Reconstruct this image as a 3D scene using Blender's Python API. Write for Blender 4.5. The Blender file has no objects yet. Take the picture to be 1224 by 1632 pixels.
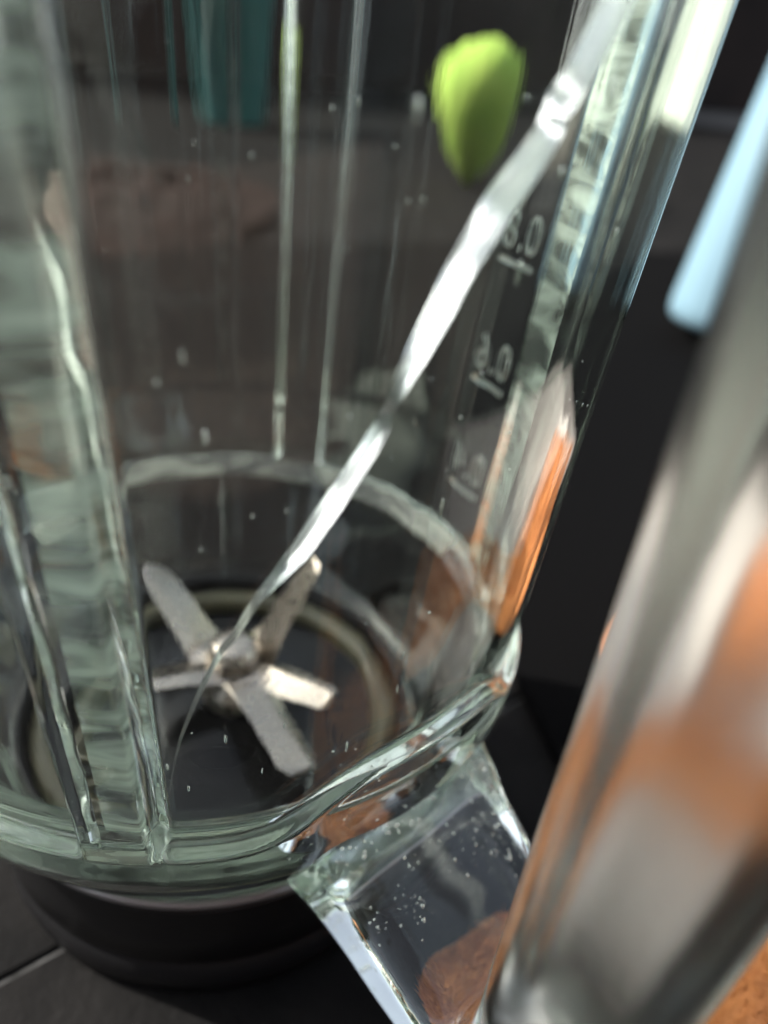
import bpy, bmesh, math, random
import numpy as np
from mathutils import Vector, Matrix, noise
random.seed(7)
R = math.radians
S = bpy.context.scene
C = S.collection

# ------------------------------------------------------------------ camera, sky, sun, exposure
cd = bpy.data.cameras.new("camera")
cam = bpy.data.objects.new("camera", cd); C.objects.link(cam)
cd.sensor_fit = 'VERTICAL'; cd.sensor_height = 36.0; cd.sensor_width = 27.0
cd.lens = 36.0 * 1269 / 1632
cd.clip_start = 0.004; cd.clip_end = 400
_p, _r, _y = .5412, .0832, .2504
F = Vector((math.sin(_y) * math.cos(_p), math.cos(_y) * math.cos(_p), -math.sin(_p)))
X = F.cross(Vector((0, 0, 1))).normalized(); U = X.cross(F)
X2 = math.cos(_r) * X + math.sin(_r) * U; U2 = -math.sin(_r) * X + math.cos(_r) * U
cam.matrix_world = Matrix(((X2.x, U2.x, -F.x, 0), (X2.y, U2.y, -F.y, -.139), (X2.z, U2.z, -F.z, .168), (0, 0, 0, 1)))
cd.dof.use_dof = True; cd.dof.focus_distance = 0.110; cd.dof.aperture_fstop = 9.5
S.camera = cam

W = bpy.data.worlds.new("World"); S.world = W; W.use_nodes = True
wn = W.node_tree.nodes; wl = W.node_tree.links
sky = wn.new("ShaderNodeTexSky"); sky.sky_type = 'NISHITA'; sky.sun_disc = False
SUN = Vector((-.66, .36, .66)).normalized()
sky.sun_elevation = math.asin(SUN.z); sky.sun_rotation = math.atan2(SUN.x, SUN.y)
sky.air_density = 1.0; sky.dust_density = 3.0; sky.ozone_density = 1.0
hs = wn.new("ShaderNodeHueSaturation"); hs.inputs["Saturation"].default_value = .45
wl.new(sky.outputs[0], hs.inputs["Color"]); wl.new(hs.outputs[0], wn["Background"].inputs[0]); wn["Background"].inputs[1].default_value = 0.15
ld = bpy.data.lights.new("sun", 'SUN'); ld.energy = 3.6; ld.angle = R(.5); ld.color = (1, .95, .88)
lo = bpy.data.objects.new("sun", ld); C.objects.link(lo); lo.rotation_euler = SUN.to_track_quat('Z', 'Y').to_euler()
S.view_settings.view_transform = 'Standard'; S.view_settings.look = 'None'
S.view_settings.exposure = 1.2; S.view_settings.gamma = 1
cy = S.cycles
cy.max_bounces = 28; cy.transmission_bounces = 28; cy.glossy_bounces = 16; cy.diffuse_bounces = 3; cy.transparent_max_bounces = 16
cy.caustics_reflective = True; cy.caustics_refractive = True; cy.blur_glossy = 0.4
cy.sample_clamp_indirect = 6.0; cy.use_denoising = True
try: cy.denoiser = 'OPENIMAGEDENOISE'
except Exception: pass

# ------------------------------------------------------------------ helpers
def link(name, me, mat=None, parent=None):
    o = bpy.data.objects.new(name, me); C.objects.link(o)
    if mat is not None and len(me.materials) == 0: me.materials.append(mat)
    if parent is not None: o.parent = parent
    return o
def mesh(name, verts, faces, smooth=True):
    me = bpy.data.meshes.new(name); me.from_pydata([tuple(v) for v in verts], [], faces); me.update()
    if smooth: me.polygons.foreach_set('use_smooth', [True] * len(me.polygons))
    return me
def bm_mesh(name, bm, smooth=True):
    me = bpy.data.meshes.new(name); bm.to_mesh(me); bm.free()
    if smooth: me.polygons.foreach_set('use_smooth', [True] * len(me.polygons))
    return me
def tag(o, label, cat, group=None):
    o['label'] = label; o['category'] = cat
    if group: o['group'] = group
    return o
def thing(name, label, cat, loc=(0, 0, 0), group=None):
    o = bpy.data.objects.new(name, None); C.objects.link(o); o.location = loc; o.empty_display_size = .02
    return tag(o, label, cat, group)
def lathe(prof, n=96, closed=False):
    vs, fs = [], []
    m = len(prof)
    for i in range(n):
        a = 2 * math.pi * i / n
        for r, z in prof: vs.append((r * math.cos(a), r * math.sin(a), z))
    for i in range(n):
        j = (i + 1) % n
        for k in range(m if closed else m - 1):
            l = (k + 1) % m
            fs.append((i * m + k, j * m + k, j * m + l, i * m + l))
    return vs, fs
def sstep(a, b, x):
    t = min(1, max(0, (x - a) / (b - a))); return t * t * (3 - 2 * t)

# ------------------------------------------------------------------ materials
def mat(name):
    m = bpy.data.materials.new(name); m.use_nodes = True
    return m, m.node_tree.nodes, m.node_tree.links
def pbr(name, col, rough=.5, metal=0., spec=.5, col2=None, scale=40, bump=0., bscale=200, rvar=0.):
    m, n, l = mat(name); b = n["Principled BSDF"]
    b.inputs["Base Color"].default_value = (*col, 1); b.inputs["Roughness"].default_value = rough
    b.inputs["Metallic"].default_value = metal; b.inputs["Specular IOR Level"].default_value = spec
    tc = n.new("ShaderNodeTexCoord")
    if col2:
        t = n.new("ShaderNodeTexNoise"); t.inputs["Scale"].default_value = scale; t.inputs["Detail"].default_value = 6
        l.new(tc.outputs["Object"], t.inputs["Vector"])
        r = n.new("ShaderNodeValToRGB"); r.color_ramp.elements[0].color = (*col, 1); r.color_ramp.elements[1].color = (*col2, 1)
        r.color_ramp.elements[0].position = .35; r.color_ramp.elements[1].position = .65
        l.new(t.outputs[0], r.inputs[0]); l.new(r.outputs[0], b.inputs["Base Color"])
    if rvar:
        t = n.new("ShaderNodeTexNoise"); t.inputs["Scale"].default_value = scale * 1.7; t.inputs["Detail"].default_value = 5
        l.new(tc.outputs["Object"], t.inputs["Vector"])
        mr = n.new("ShaderNodeMapRange"); mr.inputs[3].default_value = max(0, rough - rvar); mr.inputs[4].default_value = min(1, rough + rvar)
        l.new(t.outputs[0], mr.inputs[0]); l.new(mr.outputs[0], b.inputs["Roughness"])
    if bump:
        t = n.new("ShaderNodeTexNoise"); t.inputs["Scale"].default_value = bscale; t.inputs["Detail"].default_value = 5
        l.new(tc.outputs["Object"], t.inputs["Vector"])
        bp = n.new("ShaderNodeBump"); bp.inputs["Strength"].default_value = bump; bp.inputs["Distance"].default_value = .001
        l.new(t.outputs[0], bp.inputs["Height"]); l.new(bp.outputs[0], b.inputs["Normal"])
    return m
def glass_mat(name, tint, wav=.1, wscale=60, stretch=.25, fine=.04):
    m, n, l = mat(name); n.remove(n["Principled BSDF"])
    g = n.new("ShaderNodeBsdfGlass"); g.inputs["Color"].default_value = (*tint, 1)
    g.inputs["Roughness"].default_value = 0.0; g.inputs["IOR"].default_value = 1.5
    tc = n.new("ShaderNodeTexCoord"); mp = n.new("ShaderNodeMapping"); mp.inputs["Scale"].default_value = (1, 1, stretch)
    l.new(tc.outputs["Object"], mp.inputs["Vector"])
    t = n.new("ShaderNodeTexNoise"); t.inputs["Scale"].default_value = wscale; t.inputs["Detail"].default_value = 2
    l.new(mp.outputs[0], t.inputs["Vector"])
    bp = n.new("ShaderNodeBump"); bp.inputs["Strength"].default_value = wav; bp.inputs["Distance"].default_value = .001
    l.new(t.outputs[0], bp.inputs["Height"])
    t2 = n.new("ShaderNodeTexNoise"); t2.inputs["Scale"].default_value = wscale * 9; t2.inputs["Detail"].default_value = 3
    l.new(mp.outputs[0], t2.inputs["Vector"])
    bp2 = n.new("ShaderNodeBump"); bp2.inputs["Strength"].default_value = fine; bp2.inputs["Distance"].default_value = .0002
    l.new(t2.outputs[0], bp2.inputs["Height"]); l.new(bp.outputs[0], bp2.inputs["Normal"])
    l.new(bp2.outputs[0], g.inputs["Normal"])
    l.new(g.outputs[0], n["Material Output"].inputs["Surface"])
    return m
M_GLASS = glass_mat("jar_glass", (.975, .99, .978), .15, 60, .10, .03)
def rib_mat(name, lo, hi, c1, c2):
    m = glass_mat(name, (.93, .975, .945), .2, 30, 1.8, .02); n, l = m.node_tree.nodes, m.node_tree.links
    g = [x for x in n if x.type == 'BSDF_GLASS'][0]; g.inputs["Roughness"].default_value = .04
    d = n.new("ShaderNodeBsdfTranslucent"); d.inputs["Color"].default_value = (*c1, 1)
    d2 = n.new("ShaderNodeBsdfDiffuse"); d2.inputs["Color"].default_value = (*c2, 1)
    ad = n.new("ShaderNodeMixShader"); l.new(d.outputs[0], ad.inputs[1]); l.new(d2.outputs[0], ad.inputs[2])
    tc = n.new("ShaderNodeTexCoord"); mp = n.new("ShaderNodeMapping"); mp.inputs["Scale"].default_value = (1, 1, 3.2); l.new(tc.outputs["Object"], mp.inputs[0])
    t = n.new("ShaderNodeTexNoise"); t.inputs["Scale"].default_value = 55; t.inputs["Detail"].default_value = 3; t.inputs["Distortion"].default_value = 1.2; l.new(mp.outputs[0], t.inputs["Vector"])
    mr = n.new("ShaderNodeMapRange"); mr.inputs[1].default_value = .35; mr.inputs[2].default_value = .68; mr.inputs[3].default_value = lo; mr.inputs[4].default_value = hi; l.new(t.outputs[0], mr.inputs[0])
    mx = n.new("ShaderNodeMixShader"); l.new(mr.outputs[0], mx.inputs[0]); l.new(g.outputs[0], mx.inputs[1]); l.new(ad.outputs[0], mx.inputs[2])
    l.new(mx.outputs[0], n["Material Output"].inputs["Surface"])
    return m
M_RIB = rib_mat("rib_glass", .08, .66, (.68, .86, .72), (.70, .84, .72))  # pale green mixed in for bright light caught in the rib
M_LEDGE = rib_mat("ledge_glass", .06, .62, (.80, .86, .74), (.82, .88, .76))  # pale colour stands in for the ledge's bright reflection
M_MARK = rib_mat("mark_glass", .25, .55, (.85, .88, .84), (.85, .88, .84))
M_GLASS2 = glass_mat("handle_glass", (.968, .985, .972), .55, 28, .6, .10)
M_BLACK = pbr("black_plastic", (.012, .012, .013), .38, rvar=.08, scale=60, bump=.08, bscale=900)
M_STEEL = pbr("blade_steel", (.42, .375, .325), .28, 1.0, rvar=.08, scale=300, bump=.05, bscale=700)
M_GASKET = pbr("gasket_silicone", (.06, .056, .028), .45, col2=(.042, .039, .02), scale=80)

# ------------------------------------------------------------------ setting: dark paving
ground = link("ground", mesh("ground", [(-60, -60, -.0012), (60, -60, -.0012), (60, 60, -.0012), (-60, 60, -.0012)], [(0, 1, 2, 3)], False),
              pbr("grout", (.10, .10, .098), .9, col2=(.028, .028, .027), scale=170))
ground['kind'] = 'structure'
M_SLATE = pbr("slate", (.0062, .0062, .0063), .8, spec=.05, col2=(.0118, .0113, .011), scale=48, bump=.6, bscale=420, rvar=.1)
def tile_mesh(w):
    bm = bmesh.new(); bmesh.ops.create_cube(bm, size=1)
    for v in bm.verts: v.co = Vector((v.co.x * w, v.co.y * w, v.co.z * .012))
    bmesh.ops.bevel(bm, geom=[e for e in bm.edges if all(v.co.z > 0 for v in e.verts)], offset=.0006, segments=1, affect='EDGES')
    return bm_mesh("stone_tile", bm, False)
TW = .30; tm = tile_mesh(TW - .0012); tm.materials.append(M_SLATE)
ang = math.atan2(.0057, .0124)
pv = Vector((-.040, -.0366, 0)); e1 = Vector((math.cos(ang), math.sin(ang), 0)); e2 = Vector((-e1.y, e1.x, 0))
for i in range(-7, 8):
    for j in range(-4, 9):
        c = pv + e1 * ((i + .38) * TW) + e2 * ((j + .5) * TW)
        o = bpy.data.objects.new("stone_tile", tm); C.objects.link(o)
        o.location = (c.x, c.y, -.006 - random.random() * .0003); o.rotation_euler = (0, 0, ang); o.parent = ground

# ------------------------------------------------------------------ blender jar
jar = thing("blender_jar", "clear thick glass blender jar with a long white crack, standing on its black base", "blender jar")
HA = R(-60)                                   # azimuth of the handle
RIBS = [R(a) for a in (-103, -149, 165, 66, -4)]
RIBW = [R(a) for a in (4.2, 5, 5, 5.2, 8)]
def adiff(a, b): return (a - b + math.pi) % (2 * math.pi) - math.pi
ZT = .252
def base_r(z):
    cone = .0626 + .110 * (z - .045)
    if z >= .062: return cone
    x = .0507 + .55 * (z - .0325)                                      # the foot of the jar draws in below the panels
    k = .0022; h = max(0, k - abs(cone - x)) / k
    return min(cone, x) - h * h * k * .25
def ribmask(a):
    m = 0
    for b, w in zip(RIBS, RIBW):
        m = max(m, 1 - sstep(w - R(.4), w + R(1.9), abs(adiff(a, b))))
    return m
SEAMS = [(82, .0003), (92.5, .0002), (103, .0003), (111, .00018), (120, .0003)]    # fine upright mould lines on the far side
def outer_r(a, z):
    zl = .0645 + .0115 * math.exp(-(adiff(a, HA) / R(20)) ** 4)
    d = sstep(zl - .0008, zl + .0022, z)
    rm = ribmask(a)
    r = base_r(z) - .0026 * d * (1 - rm)
    r += .0016 * d * rm
    for sa, sh in SEAMS: r += sh * d * math.exp(-(adiff(a, R(sa)) / R(.55)) ** 2)
    r += .00045 * math.sin((z - .05) * 900) * 0.12 * rm * d
    if z > ZT - .012: r += .0015 * sstep(ZT - .012, ZT - .006, z)
    return r
def inner_r(a, z):
    w = base_r(max(z, .062)) - .0066
    for b, wd in ((RIBS[0], R(6)),):
        t = -(math.degrees(adiff(a, b)) - 3.6) / 7.2                   # 0 at its right edge, 1 at its left edge
        k = sstep(0, .12, t) * (1 - sstep(1.0, 1.15, t))
        w -= k * (.0012 + .00012 * math.sin(z * 430 + 1.6 * math.sin(z * 140)) + .0008 * t)
    w0 = .0448 + .0098 * min(1, max(0, (z - .040) / .024))     # the narrower well below the ledge
    t = sstep(.0635, .0672, z)
    return w0 + (w - w0) * t
def seq(*parts):
    o = []
    for a, b, n in parts: o += [a + (b - a) * i / n for i in range(n)]
    return o
NA = 720
zo = seq((.0325, .046, 16), (.046, .060, 8), (.060, .082, 44), (.082, ZT - .013, 60), (ZT - .013, ZT, 8)) + [ZT]
zi = seq((ZT, .080, 70), (.080, .069, 8), (.069, .0625, 26), (.0625, .044, 24), (.044, .0327, 4)) + [.0327]
angs = [2 * math.pi * i / NA for i in range(NA)]
vs, cols = [], len(zo) + len(zi)
for a in angs:
    ca, sa = math.cos(a), math.sin(a)
    for k, z in enumerate(zo):
        r = outer_r(a, z)
        if k == 0: r -= .0005
        if k == len(zo) - 1: r -= .0012
        vs.append((r * ca, r * sa, z))
    for k, z in enumerate(zi):
        r = inner_r(a, z)
        if k == 0: r += .0010
        vs.append((r * ca, r * sa, z))
fs = []
for i in range(NA):
    j = (i + 1) % NA
    for k in range(cols):
        l = (k + 1) % cols
        fs.append((i * cols + k, j * cols + k, j * cols + l, i * cols + l))
body_me = mesh("glass_body", vs, fs)

# handle: rounded bar swept in the vertical plane at azimuth HA
hu = Vector((math.cos(HA), math.sin(HA), 0)); hl = Vector((math.sin(HA), -math.cos(HA), 0))   # outward / towards the camera's left
path = [(.0550, .0512, .0250, .0405), (.0595, .0492, .0225, .039), (.0635, .0470, .0200, .038), (.069, .0440, .0182, .037), (.077, .0400, .0172, .036), (.088, .0375, .0165, .0355), (.0965, .0415, .0190, .0355),
        (.1005, .052, .0215, .0355), (.1018, .066, .0228, .0355), (.1030, .085, .0235, .0355), (.1048, .115, .0238, .0355), (.1062, .145, .0238, .0355), (.1070, .175, .0235, .0355),
        (.1062, .200, .023, .0355), (.1020, .217, .021, .0355), (.0950, .2245, .0185, .0355), (.0870, .2240, .017, .0355), (.0800, .2210, .016, .036)]
def catmull(P, n):
    P = np.array(P); out = []
    m = len(P) - 1
    for i in range(m):
        p0, p1, p2, p3 = P[max(i - 1, 0)], P[i], P[i + 1], P[min(i + 2, m)]
        for k in range(n):
            t = k / n
            out.append(.5 * ((2 * p1) + (-p0 + p2) * t + (2 * p0 - 5 * p1 + 4 * p2 - p3) * t * t + (-p0 + 3 * p1 - 3 * p2 + p3) * t ** 3))
    out.append(P[-1]); return np.array(out)
pp = catmull(path, 10)
def rrect(w, h, r, n=6):
    pts = []
    for cx, cyy, a0 in ((w / 2 - r, h / 2 - r, 0), (-w / 2 + r, h / 2 - r, 90), (-w / 2 + r, -h / 2 + r, 180), (w / 2 - r, -h / 2 + r, 270)):
        for k in range(n + 1):
            a = R(a0 + 90 * k / n); pts.append((cx + r * math.cos(a), cyy + r * math.sin(a)))
    return pts
hv, hf = [], []
for i, (u, z, th, w) in enumerate(pp):
    a = pp[min(i + 1, len(pp) - 1)] - pp[max(i - 1, 0)]; t = np.array([a[0], a[1]]); t /= np.linalg.norm(t)
    nn = (-t[1], t[0])
    sec = rrect(w, th, min(.0064, th * .43), 8)
    for sx, sy in sec:
        p = hu * (u + nn[0] * sy) + Vector((0, 0, z + nn[1] * sy)) + hl * sx
        hv.append(p)
    ns = len(sec)
for i in range(len(pp) - 1):
    for k in range(ns):
        l = (k + 1) % ns
        hf.append((i * ns + k, i * ns + l, (i + 1) * ns + l, (i + 1) * ns + k))
hf.append(tuple(range(ns))[::-1]); hf.append(tuple((len(pp) - 1) * ns + k for k in range(ns)))
handle_me = mesh("handle", hv, hf)
def fix_normals(me):
    bm = bmesh.new(); bm.from_mesh(me); bmesh.ops.recalc_face_normals(bm, faces=bm.faces); bm.to_mesh(me); bm.free()
fix_normals(body_me); fix_normals(handle_me)
# one piece of glass: union, then the faces of the handle go to a part of their own
ob = link("glass_body", body_me); oh = link("handle", handle_me)
md = ob.modifiers.new("join", 'BOOLEAN'); md.operation = 'UNION'; md.solver = 'EXACT'; md.object = oh
dg = bpy.context.evaluated_depsgraph_get()
um = bpy.data.meshes.new_from_object(ob.evaluated_get(dg))
C.objects.unlink(ob); C.objects.unlink(oh); bpy.data.objects.remove(ob); bpy.data.objects.remove(oh)
def split(me, name, keep):
    bm = bmesh.new(); bm.from_mesh(me)
    bad = [f for f in bm.faces if keep(f.calc_center_median()) is False]
    bmesh.ops.delete(bm, geom=bad, context='FACES')
    m2 = bm_mesh(name, bm)
    try: m2.set_sharp_from_angle(angle=R(50))
    except Exception: pass
    m2.materials.clear(); return m2
def is_handle(c):
    u = c.x * hu.x + c.y * hu.y; l = abs(c.x * hl.x + c.y * hl.y)
    if u < .04 or l > .0195: return False
    return math.hypot(c.x, c.y) > outer_r(math.atan2(c.y, c.x), c.z) + .00012
glass_body = link("glass_body", split(um, "glass_body", lambda c: not is_handle(c)), M_GLASS, jar)
glass_body.data.materials.append(M_RIB); glass_body.data.materials.append(M_LEDGE)
for p in glass_body.data.polygons:                     # pale colour on rib, ledge and foot glass stands in for caught light
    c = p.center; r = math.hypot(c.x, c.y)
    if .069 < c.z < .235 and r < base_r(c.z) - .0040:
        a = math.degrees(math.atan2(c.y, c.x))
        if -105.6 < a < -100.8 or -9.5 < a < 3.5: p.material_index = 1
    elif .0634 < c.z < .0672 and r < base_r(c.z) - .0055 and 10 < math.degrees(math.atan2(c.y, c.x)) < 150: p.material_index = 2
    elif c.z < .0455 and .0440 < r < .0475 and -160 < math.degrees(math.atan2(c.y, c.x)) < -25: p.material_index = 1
handle = link("handle", split(um, "handle", is_handle), M_GLASS2, jar)

# crack: a thin sliver of air running through the front wall
def onwall(a, z, s):                          # s = 0 outer face, 1 inner face
    ro = outer_r(a, z) - .00025; ri = inner_r(a, z) + .00025
    r = ro + (ri - ro) * s
    return Vector((r * math.cos(a), r * math.sin(a), z))
crk = [(-57.0, .185, 3.8), (-58.8, .1775, 3.9), (-60.18, .1719, 3.7), (-62.0, .1666, 3.3), (-63.25, .1643, 3.3), (-63.77, .163, 2.6), (-64.14, .1612, 3.0), (-65.47, .1586, 3.4), (-67.35, .1553, 3.8), (-68.52, .1525, 3.4), (-69.88, .1494, 3.06),
       (-71.04, .1458, 3.07), (-72.3, .1424, 2.6), (-73.45, .1392, 1.75), (-74.44, .1361, .75), (-74.76, .1347, .9), (-75.23, .133, 1.5), (-76.75, .1294, 2.08), (-78.27, .126, 2.3), (-80.04, .1223, 2.4), (-81.8, .1187, 2.2), (-83.25, .1163, 1.6),
       (-84.61, .1142, 1.0), (-86.25, .1114, .6), (-88.14, .1069, .45), (-89.79, .1038, .4), (-91.96, .0977, .35), (-93.39, .0931, .32), (-95.01, .0869, .32), (-96.31, .0795, .32), (-97.19, .0729, .32), (-97.7, .0640, .32), (-98.0, .0540, .35), (-98.6, .0440, .35)]
cp = catmull(crk, 8)
cv, cf = [], []
NS = 15
for side in (0, 1):
    for i, (ad, z, w) in enumerate(cp):
        a = R(ad); d = cp[min(i + 1, len(cp) - 1)] - cp[max(i - 1, 0)]
        tv = Vector((0, R(d[0]) * base_r(z), d[1])); tv.normalize()          # (.., along azimuth, up)
        pa, pz = tv.z, -tv.y                                              # across the crack
        wob = .00010 * noise.noise(Vector((i * .09, 3.1, 0)))
        for k in range(NS):
            s = k / (NS - 1)
            off = (s - .5) * w * .00078 + wob * (1 + .6 * math.sin(k * 2.1))
            p = onwall(a + pa * off / base_r(z), z + pz * off, .06 + .88 * s)
            th = .00005 * math.sin(math.pi * min(1, max(0, s))) + .00001
            p = p + Vector((math.cos(a), math.sin(a), 0)) * (.00014 * min(1, w) * noise.noise(Vector((s * 7, i * .035, 5))))
            nrm = Vector((math.cos(a), math.sin(a), 0))
            cv.append(p + nrm * (th if side else -th) + Vector((0, 0, .000008 * noise.noise(Vector((i * .3, k * .7, 1))))))
n1 = len(cp) * NS
for side in (0, 1):
    for i in range(len(cp) - 1):
        for k in range(NS - 1):
            q = [side * n1 + i * NS + k, side * n1 + i * NS + k + 1, side * n1 + (i + 1) * NS + k + 1, side * n1 + (i + 1) * NS + k]
            cf.append(tuple(q if side else q[::-1]))
m, n, l = mat("crack_surface"); b = n["Principled BSDF"]
b.inputs["Base Color"].default_value = (.97, .97, .98, 1); b.inputs["Roughness"].default_value = .16; b.inputs["Metallic"].default_value = .97
M_CRACK = m
crack = link("crack", mesh("crack", cv, cf), M_CRACK, jar)
crack['label'] = "long bright crack running down the front of the glass"

# raised measuring marks on the far right wall
def mark(txt, zc):
    cu = bpy.data.curves.new("mark", 'FONT'); cu.body = txt; cu.size = .0108; cu.fill_mode = 'NONE'; cu.extrude = 0; cu.bevel_depth = .00030; cu.bevel_resolution = 2; cu.offset = -.00022; cu.space_character = 1.12
    cu.align_x = 'CENTER'
    o = bpy.data.objects.new("mark", cu); C.objects.link(o)
    dg = bpy.context.evaluated_depsgraph_get(); me = bpy.data.meshes.new_from_object(o.evaluated_get(dg))
    C.objects.unlink(o); bpy.data.objects.remove(o)
    bm = bmesh.new(); bm.from_mesh(me)
    r = bmesh.ops.create_cube(bm, size=1)
    for v in r['verts']: v.co = Vector((v.co.x * .0135, v.co.y * .0013 - .0026, v.co.z * .0009))
    bmesh.ops.bevel(bm, geom=[e for e in bm.edges if all(v in r['verts'] for v in e.verts)], offset=.0003, segments=2, affect='EDGES')
    for v in bm.verts:
        a = R(15.0) + v.co.x / .074; z = zc + .0026 + v.co.y
        rr = outer_r(a, z) + .00052 + v.co.z
        v.co = Vector((rr * math.cos(a), rr * math.sin(a), z))
    me2 = bm_mesh("measuring_mark", bm, True); me2.materials.clear()
    bpy.data.meshes.remove(me)
    return link("measuring_mark", me2, M_MARK, jar)
M_GRIP = glass_mat("grip_glass", (.968, .985, .972), .5, 26, .5, .3)
[x for x in M_GRIP.node_tree.nodes if x.type == 'BSDF_GLASS'][0].inputs["Roughness"].default_value = .21
handle.data.materials.append(M_GRIP)
for p in handle.data.polygons:                          # grip glass made matt to stand in for lens blur
    c = p.center
    if c.z > .050 and c.x * hu.x + c.y * hu.y > .088: p.material_index = 1
for txt, zc in (("0.8", .1290), ("0.6", .1030), ("0.4", .0775)):
    mk = mark(txt, zc); mk['label'] = "raised %s mark on the glass" % txt

# air bubbles in the thick glass
bm = bmesh.new()
def bubble(p, r):
    s = bmesh.ops.create_icosphere(bm, subdivisions=2, radius=r)
    for v in s['verts']: v.co = v.co + p
def bsize(): return min(.00034, max(.00005, random.lognormvariate(math.log(.00014), .5)))
cl = [(random.randrange(14, 40), random.uniform(-.42, .42), random.uniform(.2, .46)) for _ in range(26)]
for i in range(280):
    kk, fx, fy = random.choice(cl); k = min(54, max(12, int(kk + random.gauss(0, 1.6)))); u, z, th, w = pp[k]
    p = hu * u + Vector((0, 0, z + th * max(-.42, min(.45, fy + random.gauss(0, .05))))) + hl * max(-.44, min(.44, fx + random.gauss(0, .06))) * w
    bubble(p, bsize())
for i in range(90):
    a = R(random.choice((random.gauss(-68, 8), random.uniform(-110, -30)))); z = random.choice((random.gauss(.068, .012), random.uniform(.05, .14)))
    bubble(onwall(a, z, random.uniform(.25, .75)), bsize())
for i in range(46):
    a = R(random.choice((random.uniform(-98, -40), random.uniform(15, 125)))); z = random.uniform(.07, .165)
    s_ = bmesh.ops.create_icosphere(bm, subdivisions=2, radius=random.uniform(.00012, .0003)); q = onwall(a, z, .5); st = random.uniform(1.5, 6)
    for v in s_['verts']: v.co = Vector((v.co.x, v.co.y, v.co.z * st)) + q
bmesh.ops.reverse_faces(bm, faces=bm.faces)
bub = link("air_bubbles", bm_mesh("air_bubbles", bm), M_GLASS, jar); bub['kind'] = 'stuff'

# black base with a pale grey ring standing in for the glass rim's highlight, the blade unit
v, f = lathe([(.0, .0003), (.0475, .0003), (.0492, .0015), (.0497, .004), (.0498, .0108), (.0493, .0112), (.0493, .0120), (.0498, .0124), (.0500, .020), (.0502, .0286), (.0502, .0292), (.0495, .0298), (.0440, .0298), (.043, .0286), (.0, .0286)], 160)
collar = link("base_collar", mesh("base_collar", v, f), M_BLACK, jar)
v, f = lathe([(.0455, .0300), (.0498, .0300), (.0505, .0305), (.0507, .0311), (.0505, .0317), (.0498, .0321), (.0455, .0321)], 160, True)
link("rim_highlight", mesh("rim_highlight", v, f), pbr("rim_highlight_grey", (.42, .41, .42), .3, .6), collar)
blade_unit = link("blade_seat", mesh("blade_seat", *lathe([(.0443, .0299), (.0444, .0372), (.0438, .0379), (.0430, .0380), (.0423, .0374), (.0420, .0318), (.033, .0310), (.020, .0306), (.015, .0325), (.0105, .0345), (.0, .0345)], 128)),
                  pbr("blade_seat_black", (.006, .006, .0065), .2, spec=.22, rvar=.05, scale=50), jar)
def torus(Rr, r, z, n=128, m=16):
    return lathe([(Rr + r * math.cos(2 * math.pi * k / m), z + r * math.sin(2 * math.pi * k / m)) for k in range(m)], n, True)
link("gasket_ring", mesh("gasket_ring", *torus(.0386, .0030, .0328)), M_GASKET, blade_unit)
link("hub", mesh("hub", *lathe([(.0075, .0345), (.0075, .039), (.0055, .0395), (.0055, .0482), (.0048, .0496), (.0030, .0500), (.0, .0501)], 48)), M_STEEL, blade_unit).location = (.004, .002, 0)
link("hub_nut", mesh("hub_nut", *lathe([(.0065, .0452), (.0065, .0476), (.0058, .0482), (.0, .0482)], 6), False), M_STEEL, blade_unit).location = (.004, .002, 0)
def blade(tip, w0, w1, roll=0., bend=.35, mt=None):
    tip = Vector(tip); root = Vector((.004, .002, .0445)); N = 14
    h = Vector((tip.x - root.x, tip.y - root.y, 0)); L = h.length; h.normalize(); side = Vector((-h.y, h.x, 0))
    vs, fs = [], []
    for i in range(N + 1):
        t = i / N
        kz = max(0, (t - bend) / (1 - bend)) if bend else t
        kz = kz + .04 * math.sin(math.pi * kz)
        c = root + h * (L * t) + Vector((0, 0, (tip.z - root.z) * kz))
        w = w0 + (w1 - w0) * t
        e0, e1_ = -.5 * w, .5 * w
        if i == N: e0 += w * .2; e1_ -= w * .1
        tw = roll * sstep(.2, .5, t); sd = side * math.cos(tw) + Vector((0, 0, 1)) * math.sin(tw); up = Vector((0, 0, 1)) * math.cos(tw) - side * math.sin(tw)
        bev = .30 * w
        for s, hh in ((e0, 0), (e0 + .0002, .0001), (e1_ - bev, .0013), (e1_ - .0001, .0002), (e1_, 0), (e1_ - bev, -.0002), (e0, -.0002)):
            vs.append(c + sd * s + up * (hh - .0006))
    m_ = 7
    for i in range(N):
        for k in range(m_):
            l_ = (k + 1) % m_; fs.append((i * m_ + k, i * m_ + l_, (i + 1) * m_ + l_, (i + 1) * m_ + k))
    fs.append(tuple(N * m_ + k for k in range(m_))); fs.append(tuple(range(m_))[::-1])
    me = mesh("blade", vs, fs, False); fix_normals(me)
    return link("blade", me, M_STEEL, blade_unit)
blade((-.0150, .0190, .0600), .0145, .0075, .15)
blade((.0228, .0085, .0660), .0180, .0070, -.35, .30)
blade((.0232, -.0160, .0474), .0086, .0058, .42, .2)
blade((.0160, -.0262, .0385), .0112, .0090, -.35, .25)
blade((-.0205, -.0036, .0455), .0130, .0080, .2, .3)

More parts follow.
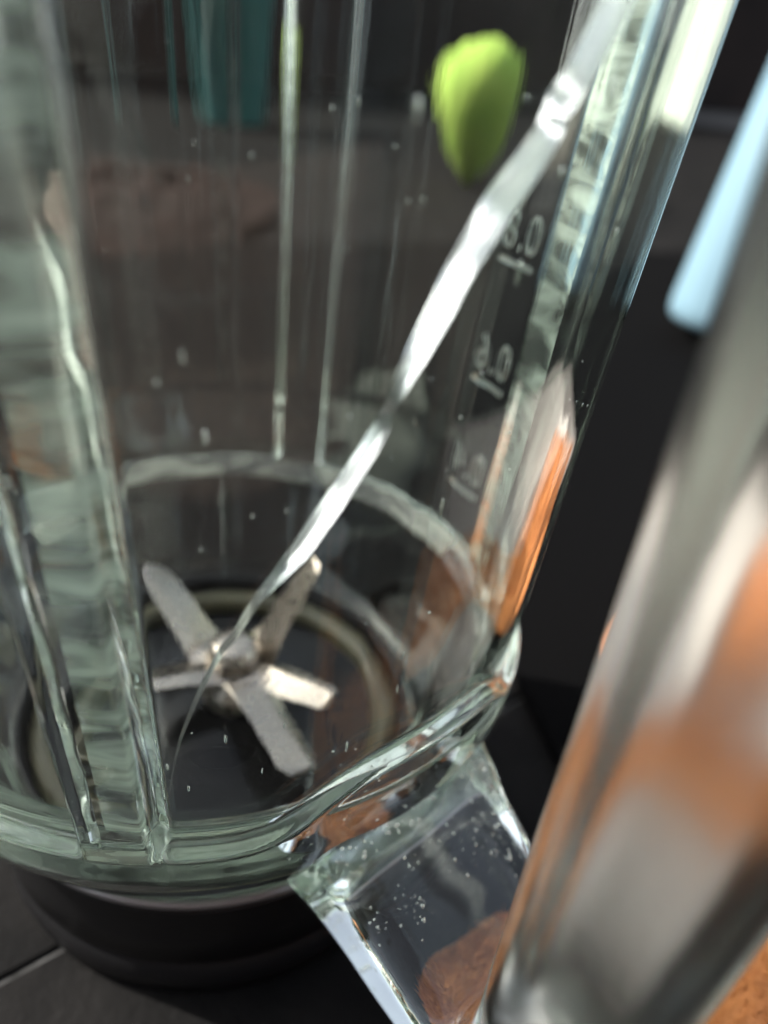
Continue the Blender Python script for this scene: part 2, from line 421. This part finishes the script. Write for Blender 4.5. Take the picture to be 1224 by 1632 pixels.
# ------------------------------------------------------------------ other things around the jar
def lathe_thing(name, label, cat, loc, parts, rot=(0, 0, 0), n=64, group=None):
    t = thing(name, label, cat, loc, group); t.rotation_euler = rot
    for pn, prof, mm in parts: link(pn, mesh(pn, *lathe(prof, n)), mm, t)
    return t
M_BLUE = pbr("pale_blue_plastic", (.20, .33, .405), .45, rvar=.1, scale=30)
lathe_thing("bottle", "pale blue plastic bottle leaning over to the right behind the jar's handle", "bottle", (.341, .327, .0107),
            [("body", [(0, .0), (.028, .0), (.0325, .0015), (.0352, .006), (.036, .014), (.036, .235), (.033, .25), (.016, .268), (.0135, .272), (.0135, .285), (0, .285)], M_BLUE),
             ("cap", [(.0138, .274), (.0165, .274), (.0165, .300), (.0145, .303), (0, .303)], M_BLACK)], (0, .175, 0))
M_MAT = pbr("black_rubber", (.0028, .0028, .003), .85, spec=.03, bump=.3, bscale=300)
bm = bmesh.new()
f = bm.faces.new([bm.verts.new((x, y, .0006)) for x, y in ((-.30, .078), (.088, .078), (.088, -.20), (.478, -.20), (.478, .58), (-.30, .58))])  # arm behind the jar added to darken what shows through the glass
ex = bmesh.ops.extrude_face_region(bm, geom=[f])
for v in [g for g in ex['geom'] if isinstance(g, bmesh.types.BMVert)]: v.co.z += .004
bmesh.ops.recalc_face_normals(bm, faces=bm.faces)
bmesh.ops.bevel(bm, geom=[e for e in bm.edges], offset=.001, segments=2, affect='EDGES')
matt = link("rubber_mat", bm_mesh("rubber_mat", bm, False), M_MAT)
tag(matt, "flat black rubber mat under the pale blue bottle, carried on behind the jar to darken the paving", "mat")

# orange microfibre cloth, crumpled
def cloth_h(x, y):
    p = Vector((x * 14, y * 14, 2.2)); h = .020 * abs(noise.noise(p)) + .016 * max(0, noise.noise(p * .55 + Vector((3, 1, 0))))
    return h + .0035 * noise.noise(p * 3.1) + .0012 * noise.noise(p * 9) + .004
vs, fs = [], []
NX, NY = 60, 260
spine = catmull([(.0445, -.050, .014), (.054, -.073, .024), (.078, -.104, .032), (.106, -.084, .038), (.136, -.056, .018), (.133, -.018, .020), (.128, .012, .036), (.170, .038, .040), (.216, .070, .042)], 50)
for j in range(NY + 1):
    q = spine[round(j / NY * (len(spine) - 1))]; q0 = spine[max(0, round(j / NY * (len(spine) - 1)) - 4)]; q1 = spine[min(len(spine) - 1, round(j / NY * (len(spine) - 1)) + 4)]
    d = Vector((q1[0] - q0[0], q1[1] - q0[1], 0)).normalized(); sd = Vector((d.y, -d.x, 0))
    vv = j / NY - .5
    for i in range(NX + 1):
        uu = i / NX - .5
        c = Vector((q[0], q[1], 0)) + sd * (uu * q[2] + .003 * noise.noise(Vector((vv * 14, uu, 3))))
        e = min(1, (.5 - max(abs(uu), abs(vv))) * 7)
        vs.append((c.x, c.y, .003 + .010 * sstep(.22, .36, j / NY) + .75 * cloth_h(c.x, c.y) * e))
for j in range(NY):
    for i in range(NX):
        a = j * (NX + 1) + i; fs.append((a, a + 1, a + NX + 2, a + NX + 1))
cm = mesh("cloth", vs, fs)
M_CLOTH = pbr("orange_terry", (.64, .26, .10), .95, spec=.1, col2=(.56, .21, .07), scale=300, bump=.8, bscale=1300)
cloth = link("cloth", cm, M_CLOTH); cloth.location = (0, 0, .002)
md = cloth.modifiers.new("thick", 'SOLIDIFY'); md.thickness = .002; md.offset = 1
tag(cloth, "crumpled orange terry cloth lying on the paving beside the jar's handle", "cloth")
bm = bmesh.new()
for i in range(16000):
    k = random.randrange(len(vs)); p = Vector(vs[k])
    if p.z < .0035: continue
    d = Vector((random.gauss(0, .6), random.gauss(0, .6), 1)).normalized() * random.uniform(.0012, .0024); s = Vector((random.gauss(0, 1), random.gauss(0, 1), 0)).normalized() * .00022
    p = p + Vector((random.gauss(0, .0006), random.gauss(0, .0006), .0017))
    q = [bm.verts.new(p - s), bm.verts.new(p + s), bm.verts.new(p + d * .6 + s), bm.verts.new(p + d + Vector((random.gauss(0, .0005), random.gauss(0, .0005), -.0002)))]
    bm.faces.new(q)
pile = link("pile", bm_mesh("pile", bm), M_CLOTH, cloth); pile['kind'] = 'stuff'

# blurred things further back
M_TEAL = pbr("teal_plastic", (.045, .19, .19), .4, rvar=.1, scale=20)
lathe_thing("bucket", "teal plastic bucket standing far back behind the jar", "bucket", (.08, 1.55, .0),
            [("body", [(0, .0), (.058, .0), (.062, .006), (.085, .24), (.089, .242), (.089, .25), (.083, .25), (.06, .012), (0, .012)], M_TEAL)])
M_LIME = pbr("lime_plastic", (.40, .54, .11), .9, rvar=.1, scale=22, col2=(.30, .46, .08), spec=.2)
lathe_thing("ornament", "lime green egg shaped ornament standing on end behind the jar", "ornament", (.392, .930, .0),
            [("body", [(0, .0), (.012, .001), (.026, .016), (.046, .046), (.061, .082), (.067, .112), (.063, .138), (.048, .156), (.026, .166), (.010, .170), (0, .1705)], M_LIME)])
M_LUMP = pbr("brown_lump", (.028, .018, .016), .95, spec=.05, col2=(.017, .013, .012), scale=22, bump=.6, bscale=500)
vs, fs = [], []
for j in range(91):
    for i in range(71):
        uu, vv = i / 70 - .5, j / 90 - .5
        rr = math.hypot(uu * 2, vv * 2) + .22 * noise.noise(Vector((uu * 3, vv * 3, 6)))
        e = max(0, 1 - rr * rr); p = Vector((uu * 3.4, vv * 3.4, 1))
        vs.append((.26 * uu, .40 * vv, .001 + .045 * e ** .6 * (.75 + .7 * noise.noise(p) + .3 * noise.noise(p * 2.7))))
for j in range(90):
    for i in range(70):
        a = j * 71 + i
        if max(vs[a][2], vs[a + 1][2], vs[a + 71][2], vs[a + 72][2]) > .0012: fs.append((a, a + 1, a + 72, a + 71))
sk = link("lump", mesh("lump", vs, fs), M_LUMP); sk.location = (-.055, .70, 0); sk.rotation_euler = (0, 0, -.5)  # made-up shape standing in for brown reflections in the back glass
tag(sk, "crumpled dark brown sack added behind the jar, standing in for brown reflections in its glass", "lump")
# dark wall closing the yard
M_WALL = pbr("dark_render", (.020, .017, .016), .9, spec=.1, col2=(.034, .026, .023), scale=2.5, bump=.3, bscale=60)
bm = bmesh.new(); bmesh.ops.create_cube(bm, size=1)
for v in bm.verts: v.co = Vector((v.co.x * 5.0, v.co.y * .16, v.co.z * 1.7 + .846))
bmesh.ops.bevel(bm, geom=[e for e in bm.edges], offset=.01, segments=2, affect='EDGES')
wall = link("garden_wall", bm_mesh("garden_wall", bm, False), M_WALL); wall.location = (.9, 2.9, 0)
tag(wall, "dark rendered wall far behind the jar and the teal bucket", "wall")

M_SAND = pbr("sandstone", (.50, .45, .40), .85, col2=(.41, .37, .33), scale=25, bump=.4, bscale=120)
bm = bmesh.new(); bmesh.ops.create_cube(bm, size=1)
for v in bm.verts: v.co = Vector((v.co.x * .20, v.co.y * .135, v.co.z * .008 + .0092))
bmesh.ops.bevel(bm, geom=[e for e in bm.edges], offset=.006, segments=3, affect='EDGES')
blk = link("added_slab", bm_mesh("added_slab", bm, False), M_SAND); blk.location = (.200, -.0135, 0); blk.rotation_euler = (0, 0, .92)  # put in to lighten what shows through the grip
tag(blk, "low pale beige stone slab seen blurred through the jar's glass handle", "stone slab")

# folded pale towel left of the jar, out of view, added to brighten the thick glass
M_REFLECTOR = pbr("pale_reflector", (.52, .56, .49), .95, spec=.1, col2=(.46, .50, .43), scale=60, bump=.6, bscale=700)
vs, fs = [], []
for j in range(61):
    for i in range(61):
        uu, vv = i / 60 - .5, j / 60 - .5
        e = min(1, (.5 - max(abs(uu), abs(vv))) * 12)
        vs.append((.24 * uu, .22 * vv, .002 + e ** .5 * (.016 + .006 * noise.noise(Vector((uu * 5, vv * 5, 9))) + .0016 * noise.noise(Vector((uu * 19, vv * 19, 2))))))
for j in range(60):
    for i in range(60):
        a = j * 61 + i; fs.append((a, a + 1, a + 62, a + 61))
tw = link("reflector", mesh("reflector", vs, fs), M_REFLECTOR); tw.location = (-.27, -.02, 0); tw.rotation_euler = (0, 0, .2)
tag(tw, "folded pale green towel added unseen left of the jar to brighten its glass rib", "reflector")

bm = bmesh.new(); bmesh.ops.create_cube(bm, size=1)
for v in bm.verts: v.co = Vector((v.co.x * .14, v.co.y * .95, v.co.z * .36 + .18))
bmesh.ops.bevel(bm, geom=[e for e in bm.edges], offset=.012, segments=3, affect='EDGES')
lw = link("added_wall", bm_mesh("added_wall", bm, False), pbr("pale_green_render", (.50, .56, .47), .9, col2=(.44, .50, .41), scale=9, bump=.4, bscale=90))  # added out of view so the right rib picks up a pale band
lw.location = (1.25, .85, 0); tag(lw, "low pale green wall standing off to the right of the blue bottle", "wall")

screen = thing("screen", "dark brown board fence behind the camera, mirrored faintly in the jar", "screen", (0, -1.5, 0))  # boards added out of view to keep sky out of the reflections
M_SCREEN = pbr("dark_boards", (.065, .038, .030), .85, spec=.15, col2=(.045, .026, .021), scale=14, bump=.4, bscale=90)
bm = bmesh.new(); bmesh.ops.create_cube(bm, size=1)
for v in bm.verts: v.co = Vector((v.co.x * .148, v.co.y * .022, v.co.z * 2.1 + 1.06))
bmesh.ops.bevel(bm, geom=[e for e in bm.edges], offset=.003, segments=1, affect='EDGES')
bme = bm_mesh("board", bm, False); bme.materials.append(M_SCREEN)
for i in range(24):
    o = bpy.data.objects.new("board", bme); C.objects.link(o); o.location = (-1.8 + i * .153, .004 * (i % 2), random.uniform(-.01, .01)); o.parent = screen
for z in (.4, 1.7):
    bm = bmesh.new(); bmesh.ops.create_cube(bm, size=1)
    for v in bm.verts: v.co = Vector((v.co.x * 3.7 - .04, v.co.y * .04 - .034, v.co.z * .09 + z))
    link("rail", bm_mesh("rail", bm, False), M_SCREEN, screen)

vs, fs = [], []
for j in range(41):
    for i in range(61):
        vs.append((.74 * (i / 60 - .5), .27 * (j / 40 - .5), .008 + .0012 * noise.noise(Vector((i * .9, j * .9, 4)))))
for j in range(40):
    for i in range(60):
        a = j * 61 + i; fs.append((a, a + 1, a + 62, a + 61))
dm = link("sheet", mesh("sheet", vs, fs), pbr("taupe_matting", (.125, .098, .082), .95, spec=.06, col2=(.085, .066, .056), scale=90, bump=.8, bscale=900))  # added out of view to tint the grip and the reflections
md = dm.modifiers.new("thick", 'SOLIDIFY'); md.thickness = .007; md.offset = -1
dm.location = (.03, -.335, 0); tag(dm, "flat dark taupe doormat added unseen in front of the jar to tint its glass", "sheet")

bm = bmesh.new(); bmesh.ops.create_cube(bm, size=1)
for v in bm.verts: v.co = Vector((v.co.x * .16, v.co.y * 4.2, v.co.z * 1.45 + .72))
bmesh.ops.bevel(bm, geom=[e for e in bm.edges], offset=.01, segments=2, affect='EDGES')
w2 = link("garden_wall", bm_mesh("garden_wall", bm, False), M_WALL); w2.location = (-2.7, .3, 0)  # added out of view to block low sky from the reflections
tag(w2, "dark rendered side wall added unseen left of the jar to darken its reflections", "wall")
